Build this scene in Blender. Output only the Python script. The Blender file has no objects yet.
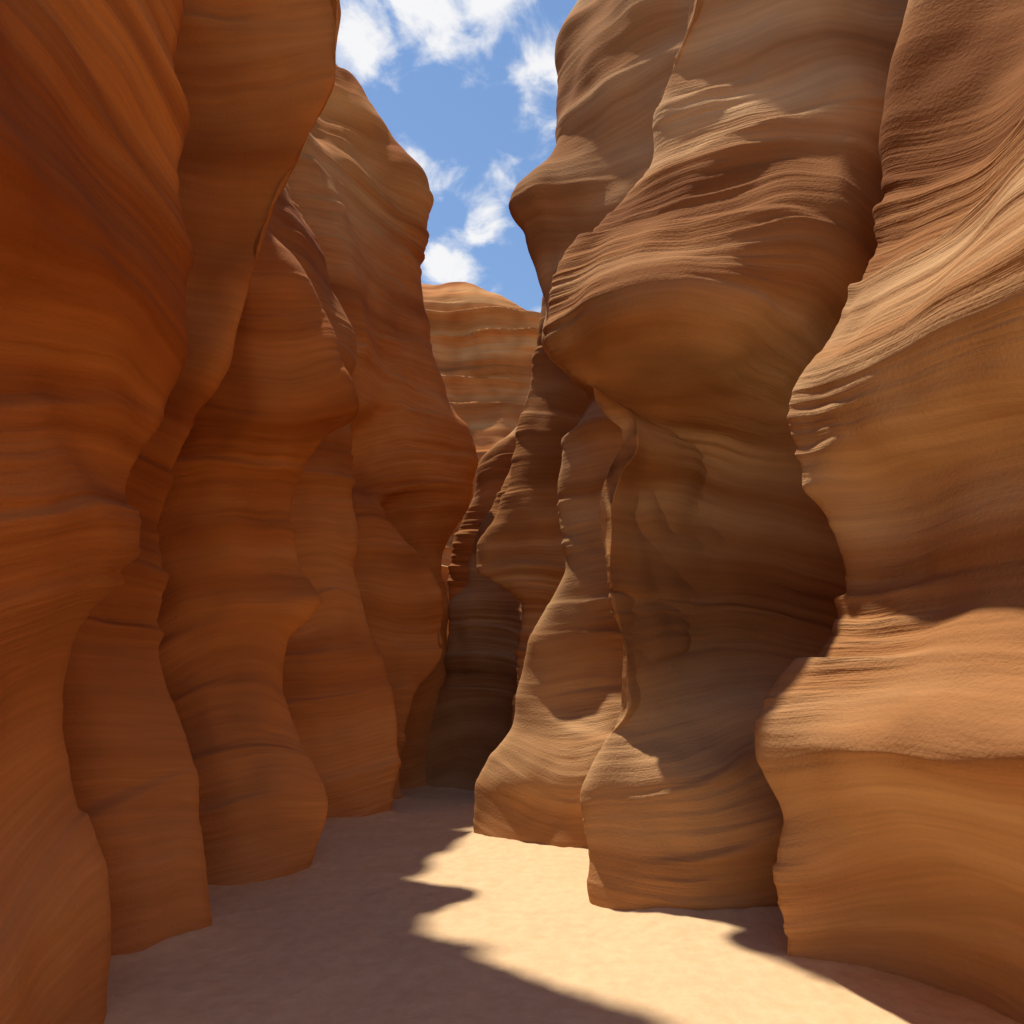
import bpy, math, numpy as np
from mathutils import Vector, kdtree
F=680.0; H0=700.0; ZC=1.6
# ---------------- numeric helpers ----------------
rng=np.random.RandomState(7)
PERM=rng.permutation(256); PERM=np.concatenate([PERM,PERM,PERM])
G=rng.normal(size=(256,3)); G/=np.linalg.norm(G,axis=1)[:,None]
def perlin(x,y,z):
    xi=np.floor(x).astype(np.int64);yi=np.floor(y).astype(np.int64);zi=np.floor(z).astype(np.int64)
    xf=x-xi;yf=y-yi;zf=z-zi
    u=xf**3*(xf*(xf*6-15)+10);v=yf**3*(yf*(yf*6-15)+10);w=zf**3*(zf*(zf*6-15)+10)
    xi&=255;yi&=255;zi&=255
    def g(a,b,c):
        h=PERM[PERM[PERM[(xi+a)&255]+((yi+b)&255)]+((zi+c)&255)]
        gg=G[h]
        return gg[...,0]*(xf-a)+gg[...,1]*(yf-b)+gg[...,2]*(zf-c)
    x00=g(0,0,0)*(1-u)+g(1,0,0)*u; x10=g(0,1,0)*(1-u)+g(1,1,0)*u
    x01=g(0,0,1)*(1-u)+g(1,0,1)*u; x11=g(0,1,1)*(1-u)+g(1,1,1)*u
    return ((x00*(1-v)+x10*v)*(1-w)+(x01*(1-v)+x11*v)*w)*1.5
def pchip(xk,yk,x):
    xk=np.asarray(xk,float);yk=np.asarray(yk,float)
    sh=(-1,)+(1,)*(yk.ndim-1)
    h=np.diff(xk).reshape(sh); d=np.diff(yk,axis=0)/h
    m=np.zeros_like(yk); m[0]=d[0]; m[-1]=d[-1]
    if len(xk)>2:
        a=d[:-1];b=d[1:];w1=2*h[1:]+h[:-1];w2=h[1:]+2*h[:-1]
        ok=a*b>0
        with np.errstate(all='ignore'):
            hm=(w1+w2)/(w1/a+w2/b)
        m[1:-1]=np.where(ok,hm,0)
    i=np.clip(np.searchsorted(xk,x)-1,0,len(xk)-2)
    hh=(xk[i+1]-xk[i]); t=((x-xk[i])/hh); t=np.clip(t,0,1)
    t=t.reshape(sh); hh=hh.reshape(sh)
    return ((1+2*t)*(1-t)**2)*yk[i]+t*(1-t)**2*hh*m[i]+t*t*(3-2*t)*yk[i+1]+t*t*(t-1)*hh*m[i+1]
def smooth(a,b,x):
    t=np.clip((x-a)/(b-a),0,1); return t*t*(3-2*t)

# A "profile" is one vertical section line of the wall: list of (z, x, y) in metres.
def V(Y,pts):
    """survey line at range Y: (elevation reading, bearing reading[, range offset])"""
    out=[]
    for p in pts:
        y=Y+(p[2] if len(p)>2 else 0.0)
        out.append((ZC+(H0-p[0])/F*y,(p[1]-512.0)/F*y,y))
    return out
def W(pts): return [tuple(p) for p in pts]
def sh(prof,dx,dy,sc=1.0,dyt=None,dxt=None,za=3.5,zb=6.5):
    xm=sum(p[1] for p in prof)/len(prof)
    out=[]
    for z,x,y in prof:
        t=float(smooth(za,zb,z))
        a=dx if dxt is None else dx+(dxt-dx)*t
        b=dy if dyt is None else dy+(dyt-dy)*t
        out.append((z,xm+(x-xm)*sc+a,y+b))
    return out
BASE=[]
def build_wall(name,profiles,side,nu,nz,seed,mat,ztops,z0=-0.35,fine=1.0):
    K=len(profiles)
    s=np.linspace(0,1,nz)
    XX=np.zeros((K,nz));YY=np.zeros((K,nz));ZZ=np.zeros((K,nz))
    for k,p in enumerate(profiles):
        p=sorted(p); z=np.array([q[0] for q in p]);x=np.array([q[1] for q in p]);y=np.array([q[2] for q in p])
        zt=ztops[k]
        zz=z0+(zt-z0)*s
        zc=np.clip(zz,z[0],z[-1])
        XX[k]=pchip(z,x,zc);YY[k]=pchip(z,y,zc);ZZ[k]=zz
        over=np.maximum(zz-z[-1],0); XX[k]+=side*over*0.35
    r=int(nz*0.3)
    seg=np.hypot(np.diff(XX[:,r]),np.diff(YY[:,r]))+0.25
    ymid=0.5*(YY[1:,r]+YY[:-1,r]); wgt=seg/(np.maximum(ymid,1.5)+1.0); wgt[ymid<1.0]*=0.25
    cum=np.concatenate([[0],np.cumsum(wgt)]); cum/=cum[-1]
    ku=np.concatenate([[0],np.cumsum(seg)])
    uu=np.interp(np.linspace(0,1,nu),cum,ku)
    X=pchip(ku,XX,uu);Y=pchip(ku,YY,uu);Z=pchip(ku,ZZ,uu)
    P=np.stack([X,Y,Z],-1)
    def blur(a,k):
        for _ in range(k):
            a[1:-1]=.25*a[:-2]+.5*a[1:-1]+.25*a[2:]
            a[:,1:-1]=.25*a[:,:-2]+.5*a[:,1:-1]+.25*a[:,2:]
        return a
    def normals(P,k=0):
        du=np.gradient(P,axis=0);dv=np.gradient(P,axis=1)
        n=np.cross(du,dv); n/=np.linalg.norm(n,axis=-1)[...,None]+1e-9
        if n[...,0].mean()*side>0: n=-n
        if k: n=blur(n,k); n/=np.linalg.norm(n,axis=-1)[...,None]+1e-9
        return n
    n=normals(P,4)
    q=P+seed*13.7
    def N3(a,b,o=0.0): return perlin(q[...,0]*a+o,q[...,1]*a+o,q[...,2]*b+o)
    P=P+n*(0.11*N3(.75,.55)+0.08*N3(1.6,1.3)+0.022*N3(3.6,3.0,4.4))[...,None]
    st=P[...,2]+0.75*N3(.33,.3)+0.17*N3(.8,.7,2.2)+0.02*N3(3.,2.,7.2)
    st=st+side*0.14*P[...,0]-0.03*P[...,1]
    zero=np.zeros_like(st)
    def n1(f,k): return perlin(st*f+k,zero+k*1.37+P[...,0]*0.25,zero+0.5+P[...,1]*0.25)
    mask=smooth(-.2,.45,N3(.7,.9,9.))           # where the layering is strongly etched
    wst=st*1.5+1.0*n1(1.1,8.8)
    fr=wst-np.floor(wst); ledge=fr**2.2*(1-smooth(.88,1.0,fr))
    w2=st*5.1+1.3*n1(2.3,2.8); f2=w2-np.floor(w2); ledge2=f2**1.6*(1-smooth(.8,1.0,f2))
    lay=0.030*n1(2.3,3.3)+(0.2+mask)*(0.062*(ledge-.3)+0.018*(ledge2-.35)*(.3+fine*.7)) \
        +(0.10+mask)*fine*(0.012*n1(13.0,7.1)+0.005*n1(33.0,5.2))
    n=normals(P,6)
    P=P+n*lay[...,None]
    band=0.5+0.65*n1(.9,11.)+0.35*n1(3.1,2.)+0.2*n1(11.,6.)*(.3+mask)+0.08*n1(29.,9.)*fine*mask
    patch=0.6*N3(.45,.45,21.)+0.25*N3(1.2,1.6,5.)+0.12*N3(4.,5.,15.)+.25*n1(2.0,31.)
    streak=perlin(q[...,0]*1.8,q[...,1]*1.8,q[...,2]*.22)
    jz=np.argmin(np.abs(P[...,2]),axis=1); BASE.append(P[np.arange(nu),jz])
    rows=[P]; top=P[:,-1,:]
    for d,dz in ((0.4,0.12),(1.2,0.25),(3.0,0.45),(8,0.8),(20,1.2)):
        t=top.copy(); t[:,0]+=side*d; t[:,2]+=dz; rows.append(t[:,None,:])
    P=np.concatenate(rows,1)
    ext=lambda a: np.concatenate([a]+[a[:,-1:]]*5,1)
    return mesh(name,P,{"strata":ext(st),"band":ext(band),"patch":ext(patch+.2*streak),"etched":ext(mask)},mat)
def mesh(name,P,attrs,mat):
    a,b=P.shape[:2]
    me=bpy.data.meshes.new(name)
    me.vertices.add(a*b); me.vertices.foreach_set("co",P.reshape(-1).astype(np.float32))
    i=np.arange(a*b).reshape(a,b)
    f=np.stack([i[:-1,:-1],i[1:,:-1],i[1:,1:],i[:-1,1:]],-1).reshape(-1,4)
    nf=len(f)
    me.loops.add(nf*4); me.loops.foreach_set("vertex_index",f.reshape(-1).astype(np.int32))
    me.polygons.add(nf); me.polygons.foreach_set("loop_start",np.arange(0,nf*4,4,dtype=np.int32))
    me.polygons.foreach_set("use_smooth",np.ones(nf,bool))
    me.update(calc_edges=True)
    for k,v in (attrs or {}).items():
        at=me.attributes.new(k,'FLOAT','POINT'); at.data.foreach_set("value",v.reshape(-1).astype(np.float32))
    me.materials.append(mat)
    ob=bpy.data.objects.new(name,me); bpy.context.scene.collection.objects.link(ob)
    return ob
# ---------------- materials ----------------
def rock_mat(name,cols,varnish,dust_and_light,bump=1.0,vs=.55,dh=2.8,df=.65):
    m=bpy.data.materials.new(name); m.use_nodes=True; nt=m.node_tree; N=nt.nodes; L=nt.links
    bs=N["Principled BSDF"]; bs.inputs["Roughness"].default_value=0.95
    bs.inputs["Specular IOR Level"].default_value=0.08
    tc=N.new("ShaderNodeTexCoord")
    def A(n):
        a=N.new("ShaderNodeAttribute"); a.attribute_name=n; return a.outputs["Fac"]
    def MR(v,a,b,c,d):
        r=N.new("ShaderNodeMapRange"); 
        for i,k in enumerate((a,b,c,d)): r.inputs[i+1].default_value=k
        L.new(v,r.inputs[0]); return r.outputs[0]
    def mix(a,b,f):
        x=N.new("ShaderNodeMix"); x.data_type='RGBA'
        for v,i in ((f,0),(a,6),(b,7)):
            if isinstance(v,(float,int,tuple)): x.inputs[i].default_value=v
            else: L.new(v,x.inputs[i])
        return x.outputs[2]
    sep=N.new("ShaderNodeSeparateXYZ"); L.new(tc.outputs["Object"],sep.inputs[0])
    c3=N.new("ShaderNodeCombineXYZ"); L.new(sep.outputs[0],c3.inputs[0]); L.new(sep.outputs[1],c3.inputs[1])
    ms=N.new("ShaderNodeMath"); ms.operation='MULTIPLY'; ms.inputs[1].default_value=24.0; L.new(A("strata"),ms.inputs[0]); L.new(ms.outputs[0],c3.inputs[2])
    fn=N.new("ShaderNodeTexNoise"); fn.inputs["Scale"].default_value=1.0; fn.inputs["Detail"].default_value=3; fn.inputs["Roughness"].default_value=.6; L.new(c3.outputs[0],fn.inputs["Vector"])
    r=N.new("ShaderNodeValToRGB"); L.new(A("band"),r.inputs[0])
    e=r.color_ramp.elements; e[0].position=0.12; e[0].color=cols[0]+(1,); e[1].position=0.88; e[1].color=cols[2]+(1,)
    x=e.new(0.5); x.color=cols[1]+(1,)
    c=mix(r.outputs[0],varnish+(1,),MR(A("patch"),-.1,.55,0,vs))
    c=mix(c,dust_and_light+(1,),MR(sep.outputs[2],0.0,dh,df,0))  # tan dust low down; the left wall's stronger mix also paints in light
    vm=N.new("ShaderNodeVectorMath"); vm.operation='SCALE'; L.new(c,vm.inputs[0]); L.new(MR(fn.outputs[0],.3,.7,.88,1.09),vm.inputs["Scale"])
    L.new(vm.outputs[0],bs.inputs["Base Color"])
    gr=N.new("ShaderNodeTexNoise"); gr.inputs["Scale"].default_value=48; gr.inputs["Detail"].default_value=2; L.new(tc.outputs["Object"],gr.inputs["Vector"])
    fm=N.new("ShaderNodeMath"); fm.operation='MULTIPLY'; L.new(fn.outputs[0],fm.inputs[0]); L.new(MR(A("etched"),0,1,.15,1.05),fm.inputs[1])
    add=N.new("ShaderNodeMath"); add.operation='MULTIPLY_ADD'; add.inputs[1].default_value=0.2; L.new(gr.outputs[0],add.inputs[0]); L.new(fm.outputs[0],add.inputs[2])
    b=N.new("ShaderNodeBump"); b.inputs["Strength"].default_value=0.75*bump; b.inputs["Distance"].default_value=0.03
    L.new(add.outputs[0],b.inputs["Height"]); L.new(b.outputs[0],bs.inputs["Normal"])
    return m
matL=rock_mat("sandstone_orange",[(0.31,0.085,0.017),(0.49,0.170,0.040),(0.60,0.25,0.075)],(0.24,0.055,0.010),(0.64,0.30,0.115),.9,.55,3.2,.8)
matR=rock_mat("sandstone_tan",[(0.23,0.084,0.026),(0.41,0.185,0.066),(0.62,0.38,0.185)],(0.20,0.066,0.019),(0.44,0.22,0.094),1.15,.5)
matB=rock_mat("sandstone_far_sunlit",[(0.36,0.12,0.030),(0.58,0.24,0.075),(0.68,0.36,0.14)],(0.30,0.08,0.018),(0.52,0.26,0.10),.9,.5)  # paler version of the left-wall rock, painting sunlight onto the far cliff

# ---------------- left wall profiles (near -> far) ----------------
L1n=V(3.4,[(1100,100),(940,103),(830,85),(760,60),(700,50),(650,66),(600,100),(572,126),(553,141),(540,137),(480,121),(400,150),(335,179),(318,176),(300,174),(200,170),(100,176),(0,165),(-200,130),(-500,60)])
L1f=W([(-.3,-1.85,2.5),(.6,-1.9,2.5),(1.2,-2.15,2.55),(1.7,-2.15,2.5),(2.2,-1.84,2.4),(2.35,-1.80,2.4),(2.7,-1.92,2.5),(3.4,-1.72,2.4),(3.7,-1.85,2.45),(5.2,-1.95,2.4),(6,-2.0,2.4),(7.6,-2.3,2.4)])
L2n=V(4.8,[(1000,200),(927,205),(850,206),(760,185),(640,165),(520,165),(430,186),(330,232),(230,270),(150,304),(60,340),(0,350),(-80,348),(-200,325),(-400,240)])  # top above the view is shaped to throw the floor shadow
L3n=V(6.6,[(900,300),(865,312),(820,326),(790,327),(740,300),(680,284),(640,290),(610,316),(600,321),(590,316),(560,304),(480,300),(440,328),(422,350),(410,358),(398,354),(370,338),(330,328),(260,300),(230,272),(180,252),(100,235),(0,215)])
L4n=V(9.5,[(850,375),(814,388),(740,398),(690,390),(620,366),(560,352),(500,350),(440,352),(400,350),(350,357),(300,340),(250,318),(150,275),(50,215),(-50,150)])
L4b=V(11.0,[(830,398),(799,402),(740,408),(700,418),(650,445),(600,442),(560,425),(530,402),(500,372),(480,345),(440,350),(400,380),(330,375),(250,358),(150,320),(60,270),(0,220)])
L5n=V(12.6,[(800,430),(700,440),(620,446),(570,440),(500,468),(450,476),(430,470),(400,450),(340,430),(290,421),(230,428),(205,431),(190,429),(130,385),(60,335),(0,290),(-100,200)])
left=[ (W([(-.3,-2.6,-4),(3,-2.4,-4),(8,-3.4,-4)]),8.6),
 (W([(-.3,-2.0,1.0),(1.6,-2.15,1.0),(3.2,-1.9,1.0),(8,-2.6,1.0)]),8.8),
 (L1f,9.0),(L1n,9.2),
 (sh(L1n,-0.5,0.25,0.8),9.2),
 (W([(-.3,-2.9,3.8),(1.5,-3.1,3.8),(3,-3.1,3.95),(4.5,-3.1,4.1),(6.5,-2.9,4.15),(9,-2.8,4.1)]),9.3),
 (V(4.25,[(1000,150),(900,150),(760,105),(640,90),(520,80,.1),(430,95,.2),(330,120,.35),(230,145,.4),(100,185,.42),(0,215,.4),(-150,240,.3),(-300,210,.2),(-500,170)]),9.4),
 (L2n,9.4),
 (sh(L2n,-0.65,0.25,1.0,dyt=.8,dxt=-1.05),9.4),  # hidden back of the fin, thickened high up to shade the floor
 (W([(-.3,-3.6,5.6),(2,-3.8,5.7),(5,-3.2,6.0),(7,-2.6,6.1),(9.5,-2.7,6.2)]),9.5),  # unseen upper crevice filled out to keep sun off the floor
 (V(6.0,[(920,235),(880,240),(790,240),(740,220),(680,210),(615,225),(603,232),(590,225),(560,215),(480,205),(425,245),(410,256),(398,250),(330,245),(260,235),(150,215),(0,190)]),9.6),
 (L3n,9.8),
 (sh(L3n,-0.6,0.4,0.9),10),
 (W([(-.3,-3.9,7.9),(2,-3.9,7.9),(4.4,-3.6,7.9),(6,-3.0,8.0),(7,-2.95,8.0),(9,-3.2,8.2),(11,-4.2,8.5)]),11),  # upper part, out of sight, pushed inward to shade the floor
 (V(8.8,[(830,325),(740,325),(690,320),(620,305),(560,295),(440,305),(350,330),(300,320),(200,285),(100,235),(0,180)]),12),
 (L4n,12.3),
 (sh(L4n,-0.6,0.35,1.0),12.6),
 (V(10.5,[(820,350),(740,350),(650,355),(600,355),(560,350),(500,340),(440,345),(400,360),(350,368),(250,345),(150,310),(50,250)]),13),
 (L4b,13.3),
 (V(11.6,[(800,375),(650,375),(580,370),(520,375),(460,400),(400,408),(330,396),(250,385),(170,365),(110,325),(40,280)]),13.6),
 (L5n,14.2),
 (sh(L5n,-0.8,0.6,0.9),14.3),
 (W([(-.3,-4.5,14.5),(6,-4,14.5),(14,-5,14.5)]),14.3),
 (W([(-.3,-6.5,19),(6,-6,19),(14,-6.5,19)]),14.3)]
wl=build_wall("sandstone_canyon_wall",[a for a,b in left],-1,1150,700,1,matL,[b for a,b in left],fine=.6)
# ---------------- right wall ----------------
R1n=V(4.15,[(1000,785),(965,780),(830,778),(790,765),(755,753),(735,754),(700,765),(680,780),(630,820),(575,830),(520,815),(460,788),(410,782),(350,806),(280,846),(200,880),(120,892),(60,900),(0,915),(-200,960),(-400,1000)])
R1f=W([(-.3,2.15,3.85),(.5,2.12,3.9),(.9,2.0,3.7),(1.2,1.80,3.25),(1.36,1.70,3.1),(1.8,1.98,3.4),(2.3,2.25,3.65),(2.8,2.22,3.75),(3.1,1.97,3.35),(3.3,1.9,3.2),(3.8,2.13,3.3),(4.3,2.42,3.45),(5.2,2.9,3.6),(6.5,3.4,3.7),(9,3.9,3.7)])
R1g=W([(-.3,2.8,2.3),(.5,2.75,2.35),(1.0,2.4,2.2),(1.25,2.08,2.2),(1.4,2.0,2.2),(1.7,2.15,2.2),(2.2,2.4,2.2),(2.7,2.5,2.2),(3.2,2.1,2.2),(3.4,2.08,2.2),(4.0,2.4,2.2),(5.2,3.05,2.2),(6.5,3.5,2.2),(9,4.0,2.2)])
R2n=V(5.35,[(950,600),(915,597),(880,586),(800,583),(770,592),(740,608),(700,625),(650,625),(600,612),(510,605),(470,616),(445,630),(425,628),(405,605),(375,575),(340,550),(300,548),(260,560),(230,590),(190,640),(150,655),(100,662),(0,690),(-200,730),(-500,800)])
R2a=V(5.1,[(950,680),(915,680),(850,678),(780,690),(720,715,.3),(650,725,.7),(560,715,.95),(480,720,.9),(430,715,.65),(380,700,.1),(330,690,-.4),(290,690,-.6),(250,700,-.45),(190,725,-.25),(150,740,-.2),(100,755,0),(60,768,.1),(0,780,.25),(-200,820,.7),(-500,880,1.0)])
R2b=V(5.0,[(950,800),(915,800),(850,800),(720,820,.3),(650,830,.6),(560,830,.8),(480,820,.75),(400,815,.4),(320,810,-.15),(250,820,-.45),(190,835,-.35),(110,850,-.1),(50,880,.1),(0,890,.3),(-200,930,.8),(-500,980,1.1)])
R3n=V(8.0,[(860,470),(836,470),(790,473),(760,490),(720,514),(680,520),(620,545),(570,567),(500,560),(440,560),(415,580),(395,592),(370,565),(340,541),(300,540),(240,526),(205,510),(190,514),(165,543),(150,556),(100,556),(60,556),(0,575),(-200,620)])
R3m=V(7.4,[(860,545),(790,550),(720,580,.2),(680,590,.3),(620,605,.3),(570,615,.3),(500,610,.3),(440,605,.2),(415,612),(395,620),(340,590),(300,580),(240,575),(190,570),(120,590),(0,620),(-200,660)])
R3b=V(10.2,[(830,500),(720,512),(640,518),(605,520),(588,500),(570,478),(545,473),(530,484),(480,510),(430,516),(350,534),(300,540),(200,565),(0,620)])
R4n=V(12.6,[(820,412),(787,412),(740,415),(690,436),(640,446),(605,452),(585,468),(550,474),(530,480),(480,508),(430,520),(350,540),(200,570),(100,600)])
R5n=V(15.5,[(800,440),(600,450),(540,458),(490,472),(458,482),(440,505),(420,535),(300,570),(200,590)])
right=[ (W([(-.3,2.8,-4),(3,2.7,-4),(8,3.4,-4)]),9),
 (W([(-.3,2.6,.8),(1.2,2.25,.8),(2.2,2.5,.8),(3.2,2.3,.8),(9,3.9,.8)]),9),
 (R1g,9),(R1f,9),(R1n,9),
 (sh(R1n,0.5,0.35,0.8),9),
 (W([(-.3,3.3,5.0),(4,3.4,5.3),(6,3.2,5.1),(9,3.8,5.6)]),9.5),
 (R2b,10),(R2a,10),(R2n,10),
 (sh(R2n,0.45,0.45,0.85),10.3),
 (W([(-.3,2.6,6.6),(3,2.6,6.6),(6,2.1,6.5),(10,2.8,6.8)]),10.6),
 (R3m,10.8),(R3n,11),
 (sh(R3n,0.5,0.55,0.85),11),
 (W([(-.3,2.2,9.5),(4,2.0,9.5),(11,2.4,9.5)]),11),
 (R3b,11.2),
 (sh(R3b,0.5,0.6,0.7),11.2),
 (V(11.8,[(820,485),(740,500),(640,520),(560,540),(480,560),(200,620)]),11.2),
 (R4n,11.2),
 (sh(R4n,0.9,0.6,0.6),11),
 (W([(-.3,1.5,14.5),(6,1.5,14.5),(11,2,14.5)]),10.5),
 (R5n,9.5),
 (W([(-.3,2.5,17),(9,3,17)]),9.5)]
wr=build_wall("sandstone_canyon_wall.001",[a for a,b in right],1,1150,740,2,matR,[b for a,b in right],fine=1.05)
# ---------------- background cliff ----------------
nx,nz=320,360
xs=np.linspace(-16,14,nx); s=np.linspace(0,1,nz)
top=np.interp(xs,[-16,-5,-3.2,-1.6,-0.6,0.6,2,14],[17,16.6,16.2,15.9,15.2,14.3,13.6,12.5])+0.10*perlin(xs*1.3,xs*0,xs*0+3.3)
Z=-0.4+(top[:,None]+0.4)*s[None]
X=xs[:,None]+0*Z
Y=19.0+np.maximum(Z-4,0)*.34+.25*np.maximum(Z-14.5,0)**2
Y+=0.7*perlin(X*.3,Z*.25,Z*0+2)+0.22*perlin(X*1.0,Z*.9,Z*0+5)
st=Z+0.5*perlin(X*.3,Z*.3,Z*0+7)+0.10*X
mk=smooth(-.3,.4,perlin(X*.6,Z*.6,Z*0+12))
lw=st*.75+.6*perlin(st*.8,X*.15,Z*0+6); lf=lw-np.floor(lw)
Y-=.42*(lf**2*(1-smooth(.86,1,lf))-.25)
Y+=(0.10*perlin(st*1.8,X*.2,Z*0)+0.06*perlin(st*6,X*.4,Z*0+1)+.035*perlin(st*16,X*.4,Z*0+1))*(.3+mk)
P=np.stack([X,Y,Z],-1)
rows=[P]
for d,dz in ((.6,.15),(3,.5),(12,.9)):
    t=P[:,-1:].copy(); t[...,1]+=d; t[...,2]+=dz; rows.append(t)
ext=lambda a: np.concatenate([a]+[a[:,-1:]]*3,1)
band=.5+.4*perlin(st*1.2,X*.1,Z*0+3)+.4*perlin(st*4,X*.3,Z*0+9)
patch=.5*perlin(X*.7,Z*.7,Z*0+4)+.5*perlin(X*2.4,Z*2.,Z*0+4)+.05
bc=mesh("background_cliff",np.concatenate(rows,1),{"strata":ext(st),"band":ext(band),"patch":ext(patch),"etched":ext(mk)},matB)
# ---------------- sand floor ----------------
base=np.concatenate(BASE); base=base[(base[:,1]>0)&(base[:,1]<16)]
kd=kdtree.KDTree(len(base))
for i_,p in enumerate(base): kd.insert((p[0],p[1],0),i_)
kd.balance()
def axis(lo,hi,a,b,n):
    return np.concatenate([np.linspace(lo,a,14)[:-1],np.linspace(a,b,n),np.linspace(b,hi,14)[1:]])
gx=axis(-250,250,-3.5,3.5,420); gy=axis(-250,250,0.5,15,700)
X,Y=np.meshgrid(gx,gy,indexing='ij')
Z=0.05*perlin(X*.45,Y*.45,X*0+.3)+0.025*perlin(X*1.7,Y*1.7,X*0+1.3)+0.009*perlin(X*6,Y*5,X*0+4.3)+.004*perlin(X*15,Y*13,X*0+4.3)
Z*=(np.abs(X)<20)
D=np.full(X.shape,9.0)
for a in range(0,len(gx),2):
    if abs(gx[a])>3.6: continue
    for b_ in range(0,len(gy),3):
        if not (1.5<gy[b_]<15): continue
        D[a:a+2,b_:b_+3]=kd.find((gx[a],gy[b_],0))[2]
for _ in range(4):
    D[1:-1]=.25*D[:-2]+.5*D[1:-1]+.25*D[2:]; D[:,1:-1]=.25*D[:,:-2]+.5*D[:,1:-1]+.25*D[:,2:]
Z+=(.045+.06*perlin(X*1.5,Y*1.5,X*0+7))*np.exp(-D/.12)
sm=bpy.data.materials.new("canyon_sand"); sm.use_nodes=True; nt=sm.node_tree;N=nt.nodes;L=nt.links
bs=N["Principled BSDF"]; bs.inputs["Roughness"].default_value=0.95; bs.inputs["Specular IOR Level"].default_value=0.1
tc=N.new("ShaderNodeTexCoord")
n2=N.new("ShaderNodeTexNoise"); n2.inputs["Scale"].default_value=9; n2.inputs["Detail"].default_value=6; n2.inputs["Roughness"].default_value=.62; L.new(tc.outputs["Object"],n2.inputs["Vector"])
r=N.new("ShaderNodeValToRGB"); L.new(n2.outputs["Fac"],r.inputs[0]); e=r.color_ramp.elements
e[0].position=.3;e[0].color=(.66,.45,.25,1);e[1].position=.7;e[1].color=(.74,.53,.31,1)
L.new(r.outputs[0],bs.inputs["Base Color"])
b=N.new("ShaderNodeBump"); b.inputs["Strength"].default_value=.5; b.inputs["Distance"].default_value=.03; L.new(n2.outputs[0],b.inputs["Height"]); L.new(b.outputs[0],bs.inputs["Normal"])
mesh("sand_ground",np.stack([X,Y,Z],-1),None,sm)
# ---------------- light ----------------
EL=math.radians(72); AZ=math.radians(55)   # AZ: degrees left of the canyon axis (+Y)
d=np.array([-math.sin(AZ)*math.cos(EL),math.cos(AZ)*math.cos(EL),math.sin(EL)])
su=bpy.data.lights.new("sun",'SUN'); su.energy=5.0; su.angle=math.radians(1.6); su.color=(1,.91,.78)
so=bpy.data.objects.new("sun",su); bpy.context.scene.collection.objects.link(so)
so.rotation_euler=Vector(d).to_track_quat('Z','Y').to_euler()
w=bpy.data.worlds.new("World"); bpy.context.scene.world=w; w.use_nodes=True; nt=w.node_tree;N=nt.nodes;L=nt.links
bg=N["Background"]; bg.inputs[1].default_value=.145
sk=N.new("ShaderNodeTexSky"); sk.sky_type='NISHITA'; sk.sun_disc=False; sk.sun_elevation=EL; sk.sun_rotation=-AZ; sk.dust_density=.0; sk.ozone_density=4; sk.air_density=1.25
tc=N.new("ShaderNodeTexCoord")
def M(op,a,b=None,c=None):
    m=N.new("ShaderNodeMath"); m.operation=op
    for i,v in enumerate((a,b,c)):
        if v is None: continue
        if isinstance(v,(int,float)): m.inputs[i].default_value=v
        else: L.new(v,m.inputs[i])
    return m.outputs[0]
tot=None
for (x,z,rad,st_) in ((-.22,.97,.07,1.0),(-.13,1.04,.08,1.0),(-.03,1.07,.075,1.0),(.065,.93,.08,.9),(-.03,.70,.06,1.0),(-.09,.635,.065,1.25),(-.135,.80,.06,.5),(.5,1.2,.3,1),(-.9,.9,.35,1)):
    v=Vector((x,1,z)).normalized()
    dn=N.new("ShaderNodeVectorMath"); dn.operation='DISTANCE'; L.new(tc.outputs["Generated"],dn.inputs[0]); dn.inputs[1].default_value=v
    mr=N.new("ShaderNodeMapRange"); mr.interpolation_type='SMOOTHSTEP'; mr.inputs[1].default_value=0; mr.inputs[2].default_value=rad; mr.inputs[3].default_value=st_; mr.inputs[4].default_value=0; L.new(dn.outputs["Value"],mr.inputs[0])
    tot=mr.outputs[0] if tot is None else M('MAXIMUM',tot,mr.outputs[0])
mp=N.new("ShaderNodeMapping"); mp.inputs["Scale"].default_value=(1,1,1.8); L.new(tc.outputs["Generated"],mp.inputs[0])
cn=N.new("ShaderNodeTexNoise"); cn.inputs["Scale"].default_value=15; cn.inputs["Detail"].default_value=8; cn.inputs["Roughness"].default_value=.56; cn.inputs["Distortion"].default_value=.3; L.new(mp.outputs[0],cn.inputs["Vector"])
den=M('ADD',M('MULTIPLY',tot,.42),M('MULTIPLY',M('SUBTRACT',cn.outputs["Fac"],.5),1.3))
mr=N.new("ShaderNodeMapRange"); mr.interpolation_type='SMOOTHSTEP'; mr.inputs[1].default_value=.11; mr.inputs[2].default_value=.45; L.new(den,mr.inputs[0])
mx=N.new("ShaderNodeMix"); mx.data_type='RGBA'; L.new(mr.outputs[0],mx.inputs[0]); L.new(sk.outputs[0],mx.inputs[6]); mx.inputs[7].default_value=(6.4,6.4,6.5,1)
L.new(mx.outputs[2],bg.inputs[0])
# ---------------- camera ----------------
cd=bpy.data.cameras.new("camera"); cd.sensor_width=36; cd.lens=36*F/1024; cd.shift_y=(H0-512)/1024; cd.clip_start=.05; cd.clip_end=1000
co=bpy.data.objects.new("camera",cd); bpy.context.scene.collection.objects.link(co); co.location=(0,0,ZC); co.rotation_euler=(math.radians(90),0,0)
sc=bpy.context.scene; sc.camera=co
sc.view_settings.view_transform='Standard'; sc.view_settings.look='None'; sc.view_settings.exposure=0
